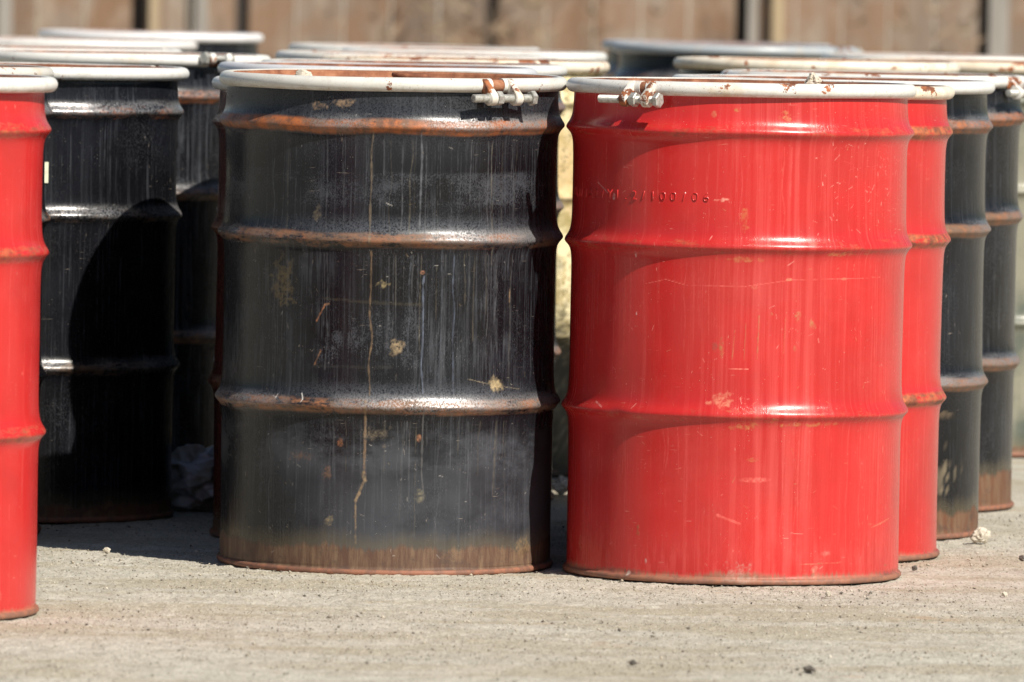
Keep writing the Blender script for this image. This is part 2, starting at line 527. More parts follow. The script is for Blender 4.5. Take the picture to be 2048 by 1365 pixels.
def make_clamp(ring, mat, theta, s_l=-.028, s_r=.028, b0=-.067, b1=.064, headed=1, RBOLT=.3195, ZB=.826, nut_at=None, lug_mats=None, detail=True):
    rad, tan, _ = frame_at(theta, 1, 0)
    tan = tan * headed
    # lugs: plate running from the hoop down to a barrel round the bolt
    for si, s in enumerate((s_l, s_r)):
        bm = bmesh.new()
        c = (RBOLT, ZB); rr = .0127
        prof = []
        prof.append((RC + .006, ZR + .0118)); prof.append((RC + .0122, ZR + .0092))
        prof.append((RC + .0185, ZR + .002))
        for a in range(55, -206, -20):
            prof.append((c[0] + rr * math.cos(math.radians(a)), c[1] + rr * math.sin(math.radians(a))))
        prof.append((RC + .006, ZR - .012))
        wd = [.0085, .0095, .0082]
        slices = []
        for q, (off, sc_) in enumerate(((-.0078, .88), (-.0060, 1.0), (.0060, 1.0), (.0078, .88))):
            row = []
            cx = sum(p[0] for p in prof) / len(prof); cz = sum(p[1] for p in prof) / len(prof)
            for (r, z) in prof:
                r2 = cx + (r - cx) * sc_; z2 = cz + (z - cz) * sc_
                top = max(0, min(1, (z2 - ZB) / .03))
                o_ = off * (1 - .25 * top)
                row.append(bm.verts.new(rad * r2 + tan * (s + o_) + Vector((0, 0, z2))))
            slices.append(row)
        m = len(prof)
        for a, b in zip(slices[:-1], slices[1:]):
            for j in range(m):
                bm.faces.new((a[j], a[(j + 1) % m], b[(j + 1) % m], b[j]))
        bm.faces.new(slices[0]); bm.faces.new(slices[-1][::-1])
        for v_ in bm.verts:
            v_.co += Vector(mnoise.noise_vector(v_.co * 90)) * .0006
        lm = (lug_mats or {}).get(si, mat)
        from_bm("lug", bm, ring, lm, sharp=42)
    # bolt: threaded shank and hexagonal head
    bm = bmesh.new()
    up = Vector((0, 0, 1)); C0 = rad * RBOLT + up * ZB
    def loop(s, r, n=20, ph=0.0):
        return [bm.verts.new(C0 + tan * s + (rad * math.cos(ph + 2 * math.pi * i / n) + up * math.sin(ph + 2 * math.pi * i / n)) * r) for i in range(n)]
    def bridge(a, b):
        n = len(a)
        for i in range(n): bm.faces.new((a[i], a[(i + 1) % n], b[(i + 1) % n], b[i]))
    s = b0; hd = headed
    rows = [loop(s, .0056)]
    pitch = .0021 if detail else .01
    k = 0
    end = b1 - .008
    while s < end - pitch:
        s += pitch / 2; rows.append(loop(s, .0072 if k % 2 == 0 else .0063)); k += 1
    rows.append(loop(end, .0066))
    for a, b in zip(rows[:-1], rows[1:]): bridge(a, b)
    bm.faces.new(rows[0]); bm.faces.new(rows[-1])
    def hexa(s1, s2, r):
        a = loop(s1, r * .90, 6, .3); a2 = loop(s1 + .0012, r, 6, .3); b = loop(s2 - .0012, r, 6, .3); c = loop(s2, r * .86, 6, .3)
        bridge(a, a2); bridge(a2, b); bridge(b, c); bm.faces.new(a); bm.faces.new(c)
    hexa(b1 - .0095, b1, .0132)
    from_bm("bolt", bm, ring, MAT_BOLT, sharp=30)
    if nut_at is not None:
        bm = bmesh.new(); hexa(nut_at - .006, nut_at + .006, .0126)
        from_bm("nut", bm, ring, MAT_BOLT, sharp=30)


DR = {}
SCL = {}


def drum(key, cx, s, kind, label, yr=None, seed=1, ring_rust=.3, theta=None, clamp=None, mat=None, tone=(.72, .72, .69), segs=160, Y=None, group=None, lidmat=None, **kw):
    """cx: photo column of the ring's centre, s: size relative to the front drums, yr: photo row of the ring"""
    Y = Y or D0 / s
    x = solve_x(cx, Y, ZR)
    zs = 1.0
    if yr is not None:
        # height factor that puts the ring on its row
        for _ in range(6):
            p = project(x, Y, ZR * zs)[1]
            zs += (p - yr) / (F / Y) / ZR * math.cos(PITCH)
    root = empty("steel_drum", (x, Y, 0))
    root.scale = (1, 1, zs)
    tag(root, label, "drum", group or "steel drums standing in the yard")
    pm_ = kw.pop('paint', {}); pmarks = kw.get('marks', ()) or pm_.get('marks', ())
    m = mat or body_mat("drum paint " + kind + str(seed), kind, seed, **pm_)
    make_body(m, root, seed, segs=segs, dings=kw.get('dings', ()), marks=pmarks, hero=kw.get('hero', False))
    make_lid(root, lidmat or MAT_RUST, seed)
    rm = ring_mat("ring paint %d" % seed, seed, ring_rust, tone)
    r = make_ring(root, rm, theta, gap=kw.get('gap', .012), seed=seed)
    rs = kw.get('ring_scale', 1.0); r.scale = (rs, rs, 1)
    if clamp is not None: make_clamp(r, ring_mat("lug paint %d" % seed, seed + 40, kw.get('lug_rust', .6), tone), theta, **clamp)
    DR[key] = root
    return root


def pxuv(cx_base, y_base, Y, px, py, R=RB):
    """photo pixel -> (u, v) on a drum whose base centre column / base row (v=0 at the tips) are given"""
    k = F / Y
    v = (y_base - (py - (px - cx_base) * ROLL)) / k
    cx = cx_base + ROLL * v * k
    q = max(-1, min(1, (px - cx) / (k * R)))
    t = math.asin(q)
    v += .0 
    return t * R, v


# ------------------------------------------------------------------ ground
def build_ground():
    g = G("worn concrete yard")
    x, y, z = g.coords('Object')
    V = g.vec(x, y, z)
    big = g.noise(g.vec(x * .7, y * 1.0, z), 1.6, 5, .6)
    n2 = g.noise(V, 14, 6, .7)
    gr = g.noise(g.vec(x, y * .22, z), 210, 4, .8)
    col = g.ramp(n2, [(.3, (.37, .345, .28)), (.5, (.50, .475, .405)), (.72, (.60, .575, .50))])
    sand = g.noise(g.vec(x * .5, y * 1.6, 3.0), 2.6, 6, .7).ss(.46, .60)
    col = g.mix(sand * .55, col, (.36, .305, .205))
    col = g.mix(g.noise(g.vec(x * 1.5, y * .6, 5.0), 3.0, 5, .7).ss(.52, .66) * .5, col, (.60, .565, .49))
    col = g.mix(gr.ss(.50, .62) * .62, col, (.23, .21, .165))
    col = g.mix(g.noise(g.vec(x, y * .22, 2.0), 260, 3, .75).ss(.56, .66) * .75, col, (.72, .69, .61))
    cell = g.voro(V, 95, out='Distance').ss(.22, .12) * g.noise(V, 20, 2).ss(.48, .62)
    col = g.mix(cell * .55, col, (.13, .115, .10))
    rs = g.noise(g.vec(x, y, 9.0), 5, 4, .7).ss(.62, .70)
    col = g.mix(rs * .3, col, (.46, .27, .15))
    g.bump(gr * .6 + g.noise(V, 420, 3, .7) * .3, .004, .9)
    mat = g.done(col, .92, 0, .25)

    def axis(lo, hi, step, far):
        a = [lo - (1.35 ** i) * step * 3 for i in range(1, 60) if (1.35 ** i) * step * 3 < far][::-1]
        b = [hi + (1.35 ** i) * step * 3 for i in range(1, 60) if (1.35 ** i) * step * 3 < far]
        return np.array(a + list(np.arange(lo, hi + step / 2, step)) + b)
    xs = axis(-1.5, 1.5, .0055, 700); ys = axis(11.9, 15.6, .0085, 900)
    Xg, Yg = np.meshgrid(xs, ys, indexing='ij')
    rng = np.random.default_rng(3)
    Z = np.zeros_like(Xg)
    fine = (np.abs(Xg) <= 1.5) & (Yg >= 11.9) & (Yg <= 15.6)
    def vnoise(fx, fy, seed):
        r = np.random.default_rng(seed).random((512, 512))
        a = Xg * fx + 1000; b = Yg * fy + 1000
        ia = np.floor(a).astype(int); ib = np.floor(b).astype(int)
        ta = a - ia; tb = b - ib; ta = ta * ta * (3 - 2 * ta); tb = tb * tb * (3 - 2 * tb)
        q = lambda i, j: r[i % 512, j % 512]
        return (q(ia, ib) * (1 - ta) + q(ia + 1, ib) * ta) * (1 - tb) + (q(ia, ib + 1) * (1 - ta) + q(ia + 1, ib + 1) * ta) * tb - .5
    Z = np.where(fine, vnoise(6, 5, 1) * .0025 + vnoise(25, 25, 2) * .0022 + vnoise(90, 60, 5) * .0026 + (rng.random(Xg.shape) - .5) * .0026 * (.35 + np.clip(vnoise(3, 2, 9) + vnoise(9, 6, 8) * .6 + .3, 0, 1)), vnoise(.8, .8, 7) * .002)
    Z -= .0025
    Z = np.where(np.abs(Xg) + np.abs(Yg) > 60, -.003, Z)
    verts = np.stack([Xg, Yg, Z], -1).reshape(-1, 3)
    nx, ny = Xg.shape
    I = (np.arange(nx - 1)[:, None] * ny + np.arange(ny - 1)[None, :]).reshape(-1)
    faces = np.stack([I, I + ny, I + ny + 1, I + 1], -1)
    o = np_mesh("ground", verts, faces, None, mat)
    tag(o, "pale worn concrete yard strewn with sand and grit", "ground", kind="structure")


build_ground()


def gravel():
    rng = np.random.default_rng(11)
    g = G("loose grit")
    n = g.nt.nodes.new("ShaderNodeNewGeometry")
    col = g.ramp(X(g, n.outputs['Random Per Island']), [(0, (.10, .09, .08)), (.22, (.21, .185, .15)), (.55, (.37, .33, .27)), (.93, (.47, .42, .34)), (1, (.70, .65, .56))])
    mat = g.done(col, .9, 0, .3)
    N = 60000
    yy = 11.9 + (16.2 - 11.9) * rng.random(N); xx = (rng.random(N) - .5) * 3.0
    # patchy
    pat = np.sin(xx * 2.1 + yy * 5) + np.sin(xx * 1.3 - yy * 8.5 + 1) + rng.normal(0, .9, N)
    keep = pat > -.5
    xx, yy = xx[keep], yy[keep]
    ok = np.ones(len(xx), bool)
    for d in DR.values():
        ok &= (xx - d.location.x) ** 2 + (yy - d.location.y) ** 2 > .30 ** 2
    xx, yy = xx[ok], yy[ok]
    N = len(xx)
    sz = .0007 * (1 - rng.random(N)) ** (-.30); sz = np.minimum(sz, .0034)
    base = np.array([(1, 0, 0), (-1, 0, 0), (0, 1, 0), (0, -1, 0), (0, 0, 1), (0, 0, -1)], float)
    fc = np.array([(0, 2, 4), (2, 1, 4), (1, 3, 4), (3, 0, 4), (2, 0, 5), (1, 2, 5), (3, 1, 5), (0, 3, 5)])
    P = base[None] * (1 + rng.normal(0, .22, (N, 6, 1))) + rng.normal(0, .16, (N, 6, 3))
    a = rng.random(N) * 6.28
    c, s = np.cos(a), np.sin(a)
    Q = P.copy(); Q[..., 0] = P[..., 0] * c[:, None] - P[..., 1] * s[:, None]; Q[..., 1] = P[..., 0] * s[:, None] + P[..., 1] * c[:, None]
    Q *= sz[:, None, None] * np.array([1.15, 1.0, .75])
    Q += np.stack([xx, yy, sz * .35 - .0015], -1)[:, None, :]
    faces = (fc[None] + np.arange(N)[:, None, None] * 6).reshape(-1, 3)
    o = np_mesh("gravel", Q.reshape(-1, 3), faces, None, mat, smooth=False)
    tag(o, "loose sand grains and grit scattered over the concrete yard", "gravel", kind="stuff")


# ------------------------------------------------------------------ the two front drums
Y1, Y2 = 14.57, 14.47
B1 = (772, 1132, Y1); B2 = (1463, 1144, Y2)     # base centre column, row of the base tips, distance
p1 = lambda px, py: pxuv(*B1, px, py)
p2 = lambda px, py: pxuv(*B2, px, py)


def blob(p, px, py, a, b, na, col, amt):
    uu, vv = p(px, py); return ('blob', uu, vv, a / 1145, b / 1145, na, col, amt)


def drip(p, px, py0, py1, wd, wa, col, amt):
    uu, _ = p(px, (py0 + py1) / 2); v1 = p(px, py0)[1]; v0 = p(px, py1)[1]
    return ('drip', uu, v0, v1, wd / 1145, wa / 1145, col, amt)


def line(p, a, b, wd, col, amt):
    u1, v1 = p(*a); u2, v2 = p(*b); return ('line', u1, v1, u2, v2, wd / 1145, col, amt)


GB = (.17, .20, .27)
m1 = [drip(p1, 754, 255, 485, 3.2, 8, (.20, .16, .11), .75), drip(p1, 751, 490, 782, 3.2, 8, (.22, .15, .09), .75),
      line(p1, (741, 790), (737, 930), 4.0, (.26, .17, .10), .85), line(p1, (737, 930), (738, 945), 6.5, (.28, .20, .12), .85),
      line(p1, (738, 945), (720, 985), 5.0, (.28, .20, .12), .85), line(p1, (720, 985), (720, 1070), 3.5, (.26, .19, .12), .8),
      drip(p1, 849, 255, 450, 3.0, 5, (.16, .17, .19), .75), drip(p1, 853, 540, 780, 3.2, 7, GB, .7), drip(p1, 853, 800, 990, 3.4, 7, (.13, .13, .13), .6),
      drip(p1, 912, 500, 780, 2.6, 5, (.10, .12, .17), .6), drip(p1, 826, 500, 700, 2.6, 5, (.09, .10, .12), .6), drip(p1, 785, 500, 690, 2.4, 5, (.07, .07, .08), .6),
      drip(p1, 888, 490, 760, 2.0, 4, (.07, .08, .10), .6), drip(p1, 907, 800, 930, 3.0, 4, (.10, .11, .13), .5), drip(p1, 735, 500, 720, 2, 4, (.07, .08, .09), .5),
      blob(p1, 853, 537, 6, 4, .8, (.42, .20, .12), .9),
      blob(p1, 802, 683, 15, 17, 1.1, MUD, .9), blob(p1, 995, 760, 17, 16, .9, (.46, .36, .20), 1), blob(p1, 776, 560, 11, 7, 2.2, (.30, .24, .13), .8),
      line(p1, (660, 600), (643, 632), 3.2, (.36, .16, .08), .8), line(p1, (652, 690), (640, 718), 3, (.34, .17, .09), .7), line(p1, (668, 598), (660, 600), 3.4, (.34, .18, .1), .6),
      line(p1, (940, 748), (978, 758), 1.4, (.36, .30, .2), .6), line(p1, (1010, 765), (1040, 772), 1.2, (.36, .30, .2), .5), line(p1, (990, 740), (998, 760), 1.2, (.36, .30, .2), .5),
      blob(p1, 645, 420, 9, 16, 1.8, (.24, .20, .14), .55), blob(p1, 575, 560, 28, 40, 2.4, (.17, .125, .055), .55), blob(p1, 668, 1027, 9, 10, 1.3, (.25, .20, .12), .8),
      blob(p1, 846, 975, 9, 14, 1.5, (.20, .18, .12), .7), blob(p1, 690, 870, 6, 9, 1, (.30, .13, .06), .8), blob(p1, 845, 862, 5, 7, .8, (.32, .15, .08), .8),
      blob(p1, 665, 930, 9, 14, 2, (.22, .12, .07), .5), blob(p1, 610, 900, 26, 10, 1.6, (.19, .10, .05), .45), blob(p1, 760, 855, 24, 18, 2.6, (.20, .16, .11), .5),
      line(p1, (616, 776), (620, 788), 2.0, (.85, .85, .82), 1), line(p1, (620, 788), (618, 792), 2.0, (.85, .85, .82), 1), line(p1, (561, 783), (568, 785), 1.8, (.8, .8, .78), .9), line(p1, (569, 779), (567, 786), 1.2, (.8, .8, .78), .9),
      blob(p1, 645, 208, 17, 7, 2.2, (.34, .24, .16), .65), blob(p1, 700, 203, 19, 8, 2.2, (.36, .25, .16), .7), blob(p1, 1022, 590, 2, 20, .8, (.30, .2, .12), .6),
      line(p1, (658, 588), (850, 600), 5.5, (.12, .10, .06), .2), line(p1, (640, 722), (790, 722), 5, (.10, .10, .085), .15),
      blob(p1, 1050, 1085, 30, 22, 1.0, (.33, .23, .12), .5)]


def ex1(g, u, v, nz):
    gr = nz(420, 300, 40, 4, .75)
    b1_ = (v - .668).abs().ss(.042, .022) * (gr + (nz(12, 20, 41, 4) - .5) * .8).ss(.46, .72) * .42 * (v - .70).ss(.0, -.008)
    up = v.ss(.70, .80) * .28 * gr.ss(.35, .6)
    # dusty panel where a label once was
    a = (u - p1(745, 650)[0]).abs().ss(.10, .085) * (v - .42).abs().ss(.065, .05)
    pan = a * (gr + (nz(14, 18, 45, 4, .7) - .5) * .9).ss(.48, .72) * .50 * nz(70, 5, 46, 3, .6).ss(.36, .58)
    low = v.ss(.29, .10) * (nz(5, 6, 42, 5, .65)).ss(.20, .60) * .50 * u.ss(-.32, .02)
    low2 = (v - .215).abs().ss(.06, .01) * nz(9, 14, 43, 5, .7).ss(.42, .62) * .35
    hp = None
    for h in HOOPS[:2]:
        q = (v - h - .022).abs().ss(.030, .0) * gr.ss(.34, .62) * .70 * (u - .06).abs().ss(.34, .08)
        hp = q if hp is None else hp.max(q)
    mid = (v - .47).abs().ss(.19, .05) * (nz(6, 5, 47, 4, .65)).ss(.46, .64) * nz(150, 9, 48, 4, .7).ss(.44, .66) * .5
    return b1_ + up + pan + low + low2 + hp + mid


def scuffs(seed, n, cols, u0_, u1_, v0_, v1_, amt):
    r = random.Random(seed); out = []
    for _ in range(n):
        a, b = r.uniform(u0_, u1_), r.uniform(v0_, v1_)
        L = r.uniform(.002, .014) * r.random() ** .5; an = r.choice((0, 1.57, .6, 2.4)) + r.gauss(0, .35)
        out.append(('line', a, b, a + math.cos(an) * L + 1e-5, b + math.sin(an) * L, r.uniform(.0006, .0013), r.choice(cols), amt * r.uniform(.4, 1)))
    return out


def rain(seed, n, col, amt, vs, us=(-.30, .43)):
    r = random.Random(seed); out = []
    for _ in range(n):
        top = r.choice(vs); L = r.uniform(.05, .24)
        out.append(('drip', r.uniform(*us), max(.03, top - L), top, r.uniform(.0008, .0022), r.uniform(.002, .007), col, amt * r.uniform(.3, 1)))
    return out


TOPS = (HOOPS[2] - .02, HOOPS[1] - .02, HOOPS[0] - .02)
m1 = rain(5, 130, (.10, .105, .115), .6, TOPS) + rain(6, 30, (.16, .14, .10), .5, TOPS) + scuffs(7, 130, ((.42, .40, .36), (.30, .22, .13), (.5, .48, .45)), -.3, .42, .02, .83, .7) + m1
mat1 = body_mat("weathered black paint front", 'black', 1, hoop_rust=(.72, .60, 1.0), band=.052, chalk=.8, marks=m1, extra=ex1, bandcol=(.105, .055, .036))
TILT = 0
th1 = math.asin((1002 - 787) / 352); th2 = math.asin((1279 - 1483) / 352)
drum('front_black', 787, 1, 'black', "weathered black drum in front with rusty orange hoops and a stone on its lid", yr=None, seed=1, ring_rust=.22, theta=th1,
     clamp=dict(s_l=-.0275, s_r=.0265, b0=-.067, b1=.066, nut_at=-.012), mat=mat1, marks=m1, hero=True,
     dings=((.2, .2895, .03, .008, .0022), (-.45, .5775, .04, .008, .002), (.9, .5775, .02, .006, .002), (.62, .14, .05, .06, .0022), (-.1, .45, .07, .05, .0020), (1.02, .03, .015, .012, .003)), Y=Y1, lidmat=MAT_RUST_L, tone=(.66, .66, .62))

DR['front_black'].rotation_euler.x = .0115
RB2 = (.42, .17, .075)
PK = (.85, .20, .16)
m2 = [blob(p2, 1434, 677, 5, 22, .5, (.36, .15, .05), .95), blob(p2, 1421, 678, 6, 10, .9, (.28, .07, .05), .75), line(p2, (1460, 645), (1455, 700), 1.8, RB2, .75), line(p2, (1482, 630), (1478, 702), 1.4, RB2, .7),
      line(p2, (1508, 616), (1504, 700), 2, RB2, .8), line(p2, (1560, 620), (1556, 690), 1.2, RB2, .5), blob(p2, 1584, 618, 7, 10, 1.6, RB2, .8), blob(p2, 1612, 630, 6, 14, 1.6, RB2, .8),
      blob(p2, 1578, 680, 4, 8, 1.4, RB2, .7), blob(p2, 1532, 612, 5, 4, 1.4, RB2, .7), blob(p2, 1271, 1041, 6, 13, 1.0, (.33, .14, .05), .9), blob(p2, 1495, 898, 11, 3.5, .8, (.45, .16, .06), .8),
      blob(p2, 1500, 938, 34, 5, 1.0, PK, .55), line(p2, (1426, 1007), (1470, 1024), 4, PK, .55), blob(p2, 1640, 1087, 14, 6, .8, PK, .6), blob(p2, 1618, 1120, 11, 12, 1.2, (.80, .28, .2), .7),
      line(p2, (1735, 1040), (1772, 1027), 2, (.70, .26, .14), .7), line(p2, (1590, 1107), (1675, 1105), 1.2, (.62, .22, .14), .7), blob(p2, 1630, 1106, 8, 2, .5, (.38, .12, .06), .9), blob(p2, 1766, 1119, 8, 2.4, .5, (.38, .13, .07), .9),
      line(p2, (1285, 555), (1325, 545), 1.1, PK, .7), line(p2, (1325, 545), (1370, 557), 1.1, PK, .7), line(p2, (1370, 557), (1480, 558), 1.1, PK, .6), line(p2, (1480, 558), (1575, 545), 1.1, PK, .6), line(p2, (1575, 545), (1750, 546), 1.1, PK, .6),
      blob(p2, 1568, 545, 8, 3, 1, (.62, .26, .14), .8), blob(p2, 1675, 546, 11, 2.4, .8, (.62, .26, .14), .7), blob(p2, 1500, 560, 6, 4, 1.2, (.6, .2, .12), .8),
      line(p2, (1448, 720), (1486, 720), 1.3, (.88, .30, .22), .8), blob(p2, 1440, 780, 24, 12, 2.4, (.80, .42, .26), .45),
      blob(p2, 1560, 227, 13, 9, 2.2, (.50, .22, .08), .8), blob(p2, 1465, 213, 6, 6, 1.6, (.44, .22, .07), .8), blob(p2, 1420, 221, 6, 6, 1.6, (.50, .20, .10), .7),
      blob(p2, 1478, 425, 9, 18, 1.8, (.55, .22, .08), .6), line(p2, (1193, 358), (1212, 378), 1.3, (.80, .55, .5), .8), blob(p2, 1224, 386, 4, 6, 1, (.85, .7, .66), .7),
      line(p2, (1420, 389), (1448, 388), 2.2, (.90, .36, .27), .8), blob(p2, 1438, 388, 5, 4, 1.2, (.9, .45, .35), .8),
      line(p2, (1210, 800), (1195, 790), 1.5, (.85, .55, .5), .8), blob(p2, 1158, 1075, 10, 16, 1.6, (.30, .13, .06), .6), blob(p2, 1253, 1126, 5, 5, .8, (.55, .50, .45), .8), blob(p2, 1286, 1100, 3, 5, .8, (.6, .5, .45), .8),
      blob(p2, 1600, 832, 46, 4, 2.4, (.50, .18, .07), .85), blob(p2, 1480, 833, 30, 4.5, 2.4, (.50, .18, .07), .85), blob(p2, 1540, 820, 12, 5, 2, (.50, .18, .07), .8),
      blob(p2, 1470, 505, 40, 4, 2.4, (.52, .20, .08), .7), blob(p2, 1660, 497, 30, 3, 2.4, (.52, .20, .08), .7), blob(p2, 1268, 498, 2.5, 6, .8, (.9, .8, .75), .8),
      blob(p2, 1268, 613, 1.5, 4, .5, (.9, .85, .8), .9), blob(p2, 1750, 165, 10, 5, 1, RB2, .6),
      blob(p2, 1475, 1137, 30, 24, 2.6, (.50, .40, .33), .4), blob(p2, 1380, 1146, 60, 10, 1.8, (.36, .16, .12), .6), blob(p2, 1640, 1148, 60, 8, 2.0, (.45, .22, .16), .5)]


def ex2(g, u, v, nz):
    band = (u - .06).abs().ss(.13, .02) * nz(75, 1.6, 50, 3, .6).ss(.45, .68) * .30
    right = u.ss(.05, .30) * nz(260, 3, 51, 2).ss(.35, .7) * .12
    scr = nz(60, 200, 52, 2, .5, 2.0).ss(.66, .70) * u.ss(.12, .28) * v.ss(.58, .66) * .5
    low = v.ss(.10, .03) * nz(80, 14, 53, 4).ss(.42, .7) * .25
    return band + right + scr + low


m2 = rain(8, 110, (.80, .17, .145), .26, TOPS) + scuffs(9, 150, ((.9, .45, .38), (.85, .3, .24), (.5, .2, .1)), -.25, .43, .02, .8, .65) + scuffs(10, 60, ((.92, .5, .42),), .12, .38, .6, .76, .8) + m2
mat2 = body_mat("glossy red paint front", 'red', 2, hoop_rust=.26, band=.018, marks=m2, extra=ex2, bandcol=(.36, .13, .085))
drum('front_red', 1483, 1, 'red', "glossy red drum in front with embossed numbers and a clamp bolt on its left", seed=2, ring_rust=.34, theta=th2,
     clamp=dict(s_l=-.0245, s_r=.0195, b0=-.079, b1=.047, nut_at=-.0065, RBOLT=.3185, ZB=.8265), mat=mat2, marks=m2, hero=True, Y=Y2, gap=.006,
     lug_rust=.85, dings=((-.78, .2885, .022, .008, .003), (.95, .3, .03, .02, .002), (.1, .2895, .035, .008, .0018), (.35, .12, .06, .05, .0022), (-.1, .42, .08, .06, .0022), (.6, .68, .05, .04, .0018), (.5, .7735, .03, .007, .0018)))

# embossed numbers on the front red drum
def emboss():
    txt = "UN/1A2/Y1.2/100/06"
    ue, ve = p2(1404, 383)
    body = [c for c in DR['front_red'].children if c.name.startswith("body")][0]
    bmO = bmesh.new()
    uvl = bmO.loops.layers.uv.new("UVMap")
    pitch = .0197; H = .0165
    for i, ch in enumerate(txt):
        uc = ue - pitch * (len(txt) - 1 - i)
        cu = bpy.data.curves.new("t", 'FONT'); cu.body = ch; cu.size = 1.0; cu.align_x = 'CENTER'
        cu.offset = .012; cu.extrude = 0.0; cu.resolution_u = 4
        cu.bevel_depth = 0.0
        ob = bpy.data.objects.new("t", cu); COL.objects.link(ob)
        dg = bpy.context.evaluated_depsgraph_get(); dg.update()
        me = bpy.data.meshes.new_from_object(ob.evaluated_get(dg))
        bpy.data.objects.remove(ob); bpy.data.curves.remove(cu)
        b = bmesh.new(); b.from_mesh(me); bpy.data.meshes.remove(me)
        bmesh.ops.remove_doubles(b, verts=b.verts, dist=1e-4)
        flat = list(b.faces)
        r = bmesh.ops.inset_region(b, faces=flat, thickness=.045, depth=0, use_boundary=True)
        inner = set(flat)
        top = set(v for f in flat for v in f.verts)
        sc_ = H / .70
        mp = {}
        for v_ in b.verts:
            uu = uc + v_.co.x * sc_ * 1.12; vv = ve - H / 2 + v_.co.y * sc_
            R = RB + (.0013 if v_ in top else -.0012)
            t = uu / RB
            mp[v_] = (bmO.verts.new((R * math.sin(t), -R * math.cos(t), vv)), uu, vv)
        for f in b.faces:
            nf = bmO.faces.new([mp[v_][0] for v_ in f.verts])
            for lp, v_ in zip(nf.loops, f.verts): lp[uvl].uv = (mp[v_][1], mp[v_][2])
        b.free()
    o = from_bm("embossed_marking", bmO, DR['front_red'], mat2)
    ca = o.data.color_attributes.new('marks', 'FLOAT_COLOR', 'POINT')
    ca.data.foreach_set('color', [0.0] * (4 * len(o.data.vertices)))
    return o


emboss()

# bung on the front black drum's lid
def bung(root, x, y, r=.034):
    bm = bmesh.new()
    rows = lathe(bm, [(.0005, .0080), (r * .8, .0082), (r * .93, .010), (r, .0086), (r * 1.03, .004), (r * .9, -.002)], 40)
    for v_ in bm.verts:
        v_.co.x += x; v_.co.y += y; v_.co.z += ZR + .0015 + (v_.co.x - x) * -.03
    from_bm("bung", bm, root, MAT_RUST)


bung(DR['front_black'], .03, .09)

# ------------------------------------------------------------------ the other drums
drum('left_red', -275, 1.092, 'red', "faded red drum cut off by the left edge, nearest of all", yr=None, seed=3, ring_rust=.1, ring_scale=1.022, paint=dict(hoop_rust=.45, band=.014, bandcol=(.4, .2, .12)), segs=224)
drum('left_black_hidden', -226, .955, 'black', "black drum mostly hidden behind the nearest red drum at the left edge", yr=141, seed=4, ring_rust=.35, paint=dict(hoop_rust=.5), tone=(.62, .60, .55))
drum('left_black', 49, .923, 'black', "scuffed black drum with a small pale sticker, right beside the leftmost red drum", yr=142, seed=5, ring_rust=.2, ring_scale=1.022, theta=2.2,
     paint=dict(hoop_rust=.38, rust_dull=.9, chalk=.85, band=.035, marks=(('line', .02, .155, .03, .157, .002, (.3, .28, .25), .5),)), segs=224)
drum('left_black_back', 82, .81, 'black', "drum just behind the stickered black drum, only its white ring showing", yr=105, seed=6, ring_rust=.08, theta=2.0)
thg = math.asin((446 - 245) / (352 * .85))
drum('clamp_black', 245, .85, 'black', "streaked black drum with a big ring clamp, left of the front black drum", yr=117, seed=7, ring_rust=.2, theta=thg, gap=.022,
     clamp=dict(s_l=-.012, s_r=.03, b0=-.03, b1=.05, RBOLT=.316, ZB=.853, headed=-1), paint=dict(hoop_rust=.6, chalk=1.6), segs=192)
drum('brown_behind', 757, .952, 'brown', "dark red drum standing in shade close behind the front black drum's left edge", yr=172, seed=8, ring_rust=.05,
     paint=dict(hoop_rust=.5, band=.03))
drum('mid_a', 755, .915, 'black', "drum behind the front black drum whose grey ring end shows at its left", yr=None, seed=9, ring_rust=.1, tone=(.6, .62, .66))
drum('mid_b', 827, .881, 'black', "rusty dark drum whose edge shows in the gap left of the yellow drum", yr=None, seed=10, ring_rust=.16, theta=2.5, paint=dict(hoop_rust=.9))
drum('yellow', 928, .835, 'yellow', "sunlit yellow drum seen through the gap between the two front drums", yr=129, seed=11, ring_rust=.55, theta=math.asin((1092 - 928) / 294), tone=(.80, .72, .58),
     paint=dict(hoop_rust=.15, chalk=.8, marks=(('blob', .25, .70, .05, .03, 2.2, (.45, .34, .14), .7), ('blob', .22, .62, .04, .05, 2.6, (.55, .40, .2), .6), ('blob', .25, .52, .05, .03, 2.8, (.30, .26, .10), .8), ('blob', .2, .17, .25, .20, .5, (.05, .04, .02), 1.0), ('blob', .2, .15, .25, .20, .9, (.04, .035, .02), 1.0), ('blob', .2, .15, .25, .20, .9, (.04, .035, .02), 1.0), ('blob', .2, .12, .25, .20, .9, (.04, .035, .02), 1.0), ('blob', .20, .46, .03, .03, 2.2, (.12, .11, .05), .8), ('blob', .23, .44, .012, .012, 1, (.05, .05, .04), .9), ('blob', .19, .60, .02, .008, 1.5, (.25, .18, .06), .7), ('blob', .22, .39, .05, .012, 1.6, (.15, .12, .05), .7))))  # wide dark blobs paint shade into the lower half; smaller ones are blotches
drum('mid_c', 827, .79, 'black', "drum in the third row whose cream ring shows above the front black drum's lid", yr=118, seed=12, ring_rust=.3)
drum('mid_d', 829, .722, 'black', "far drum centred above the front black drum with a dark notch in its ring", yr=102, seed=13, ring_rust=.12, theta=math.asin((812 - 829) / 254), gap=.007)
drum('mid_e', 948, .762, 'black', "far drum whose plain white ring ends above the two front drums' touching rings", yr=111, seed=14, ring_rust=.05)
drum('red_second', 1572, .965, 'red', "red drum standing second in the right row behind the front red drum", yr=179, seed=15, ring_rust=.5, tone=(.80, .74, .62), paint=dict(hoop_rust=.7, band=.012, bandcol=(.36, .15, .1)), segs=224)
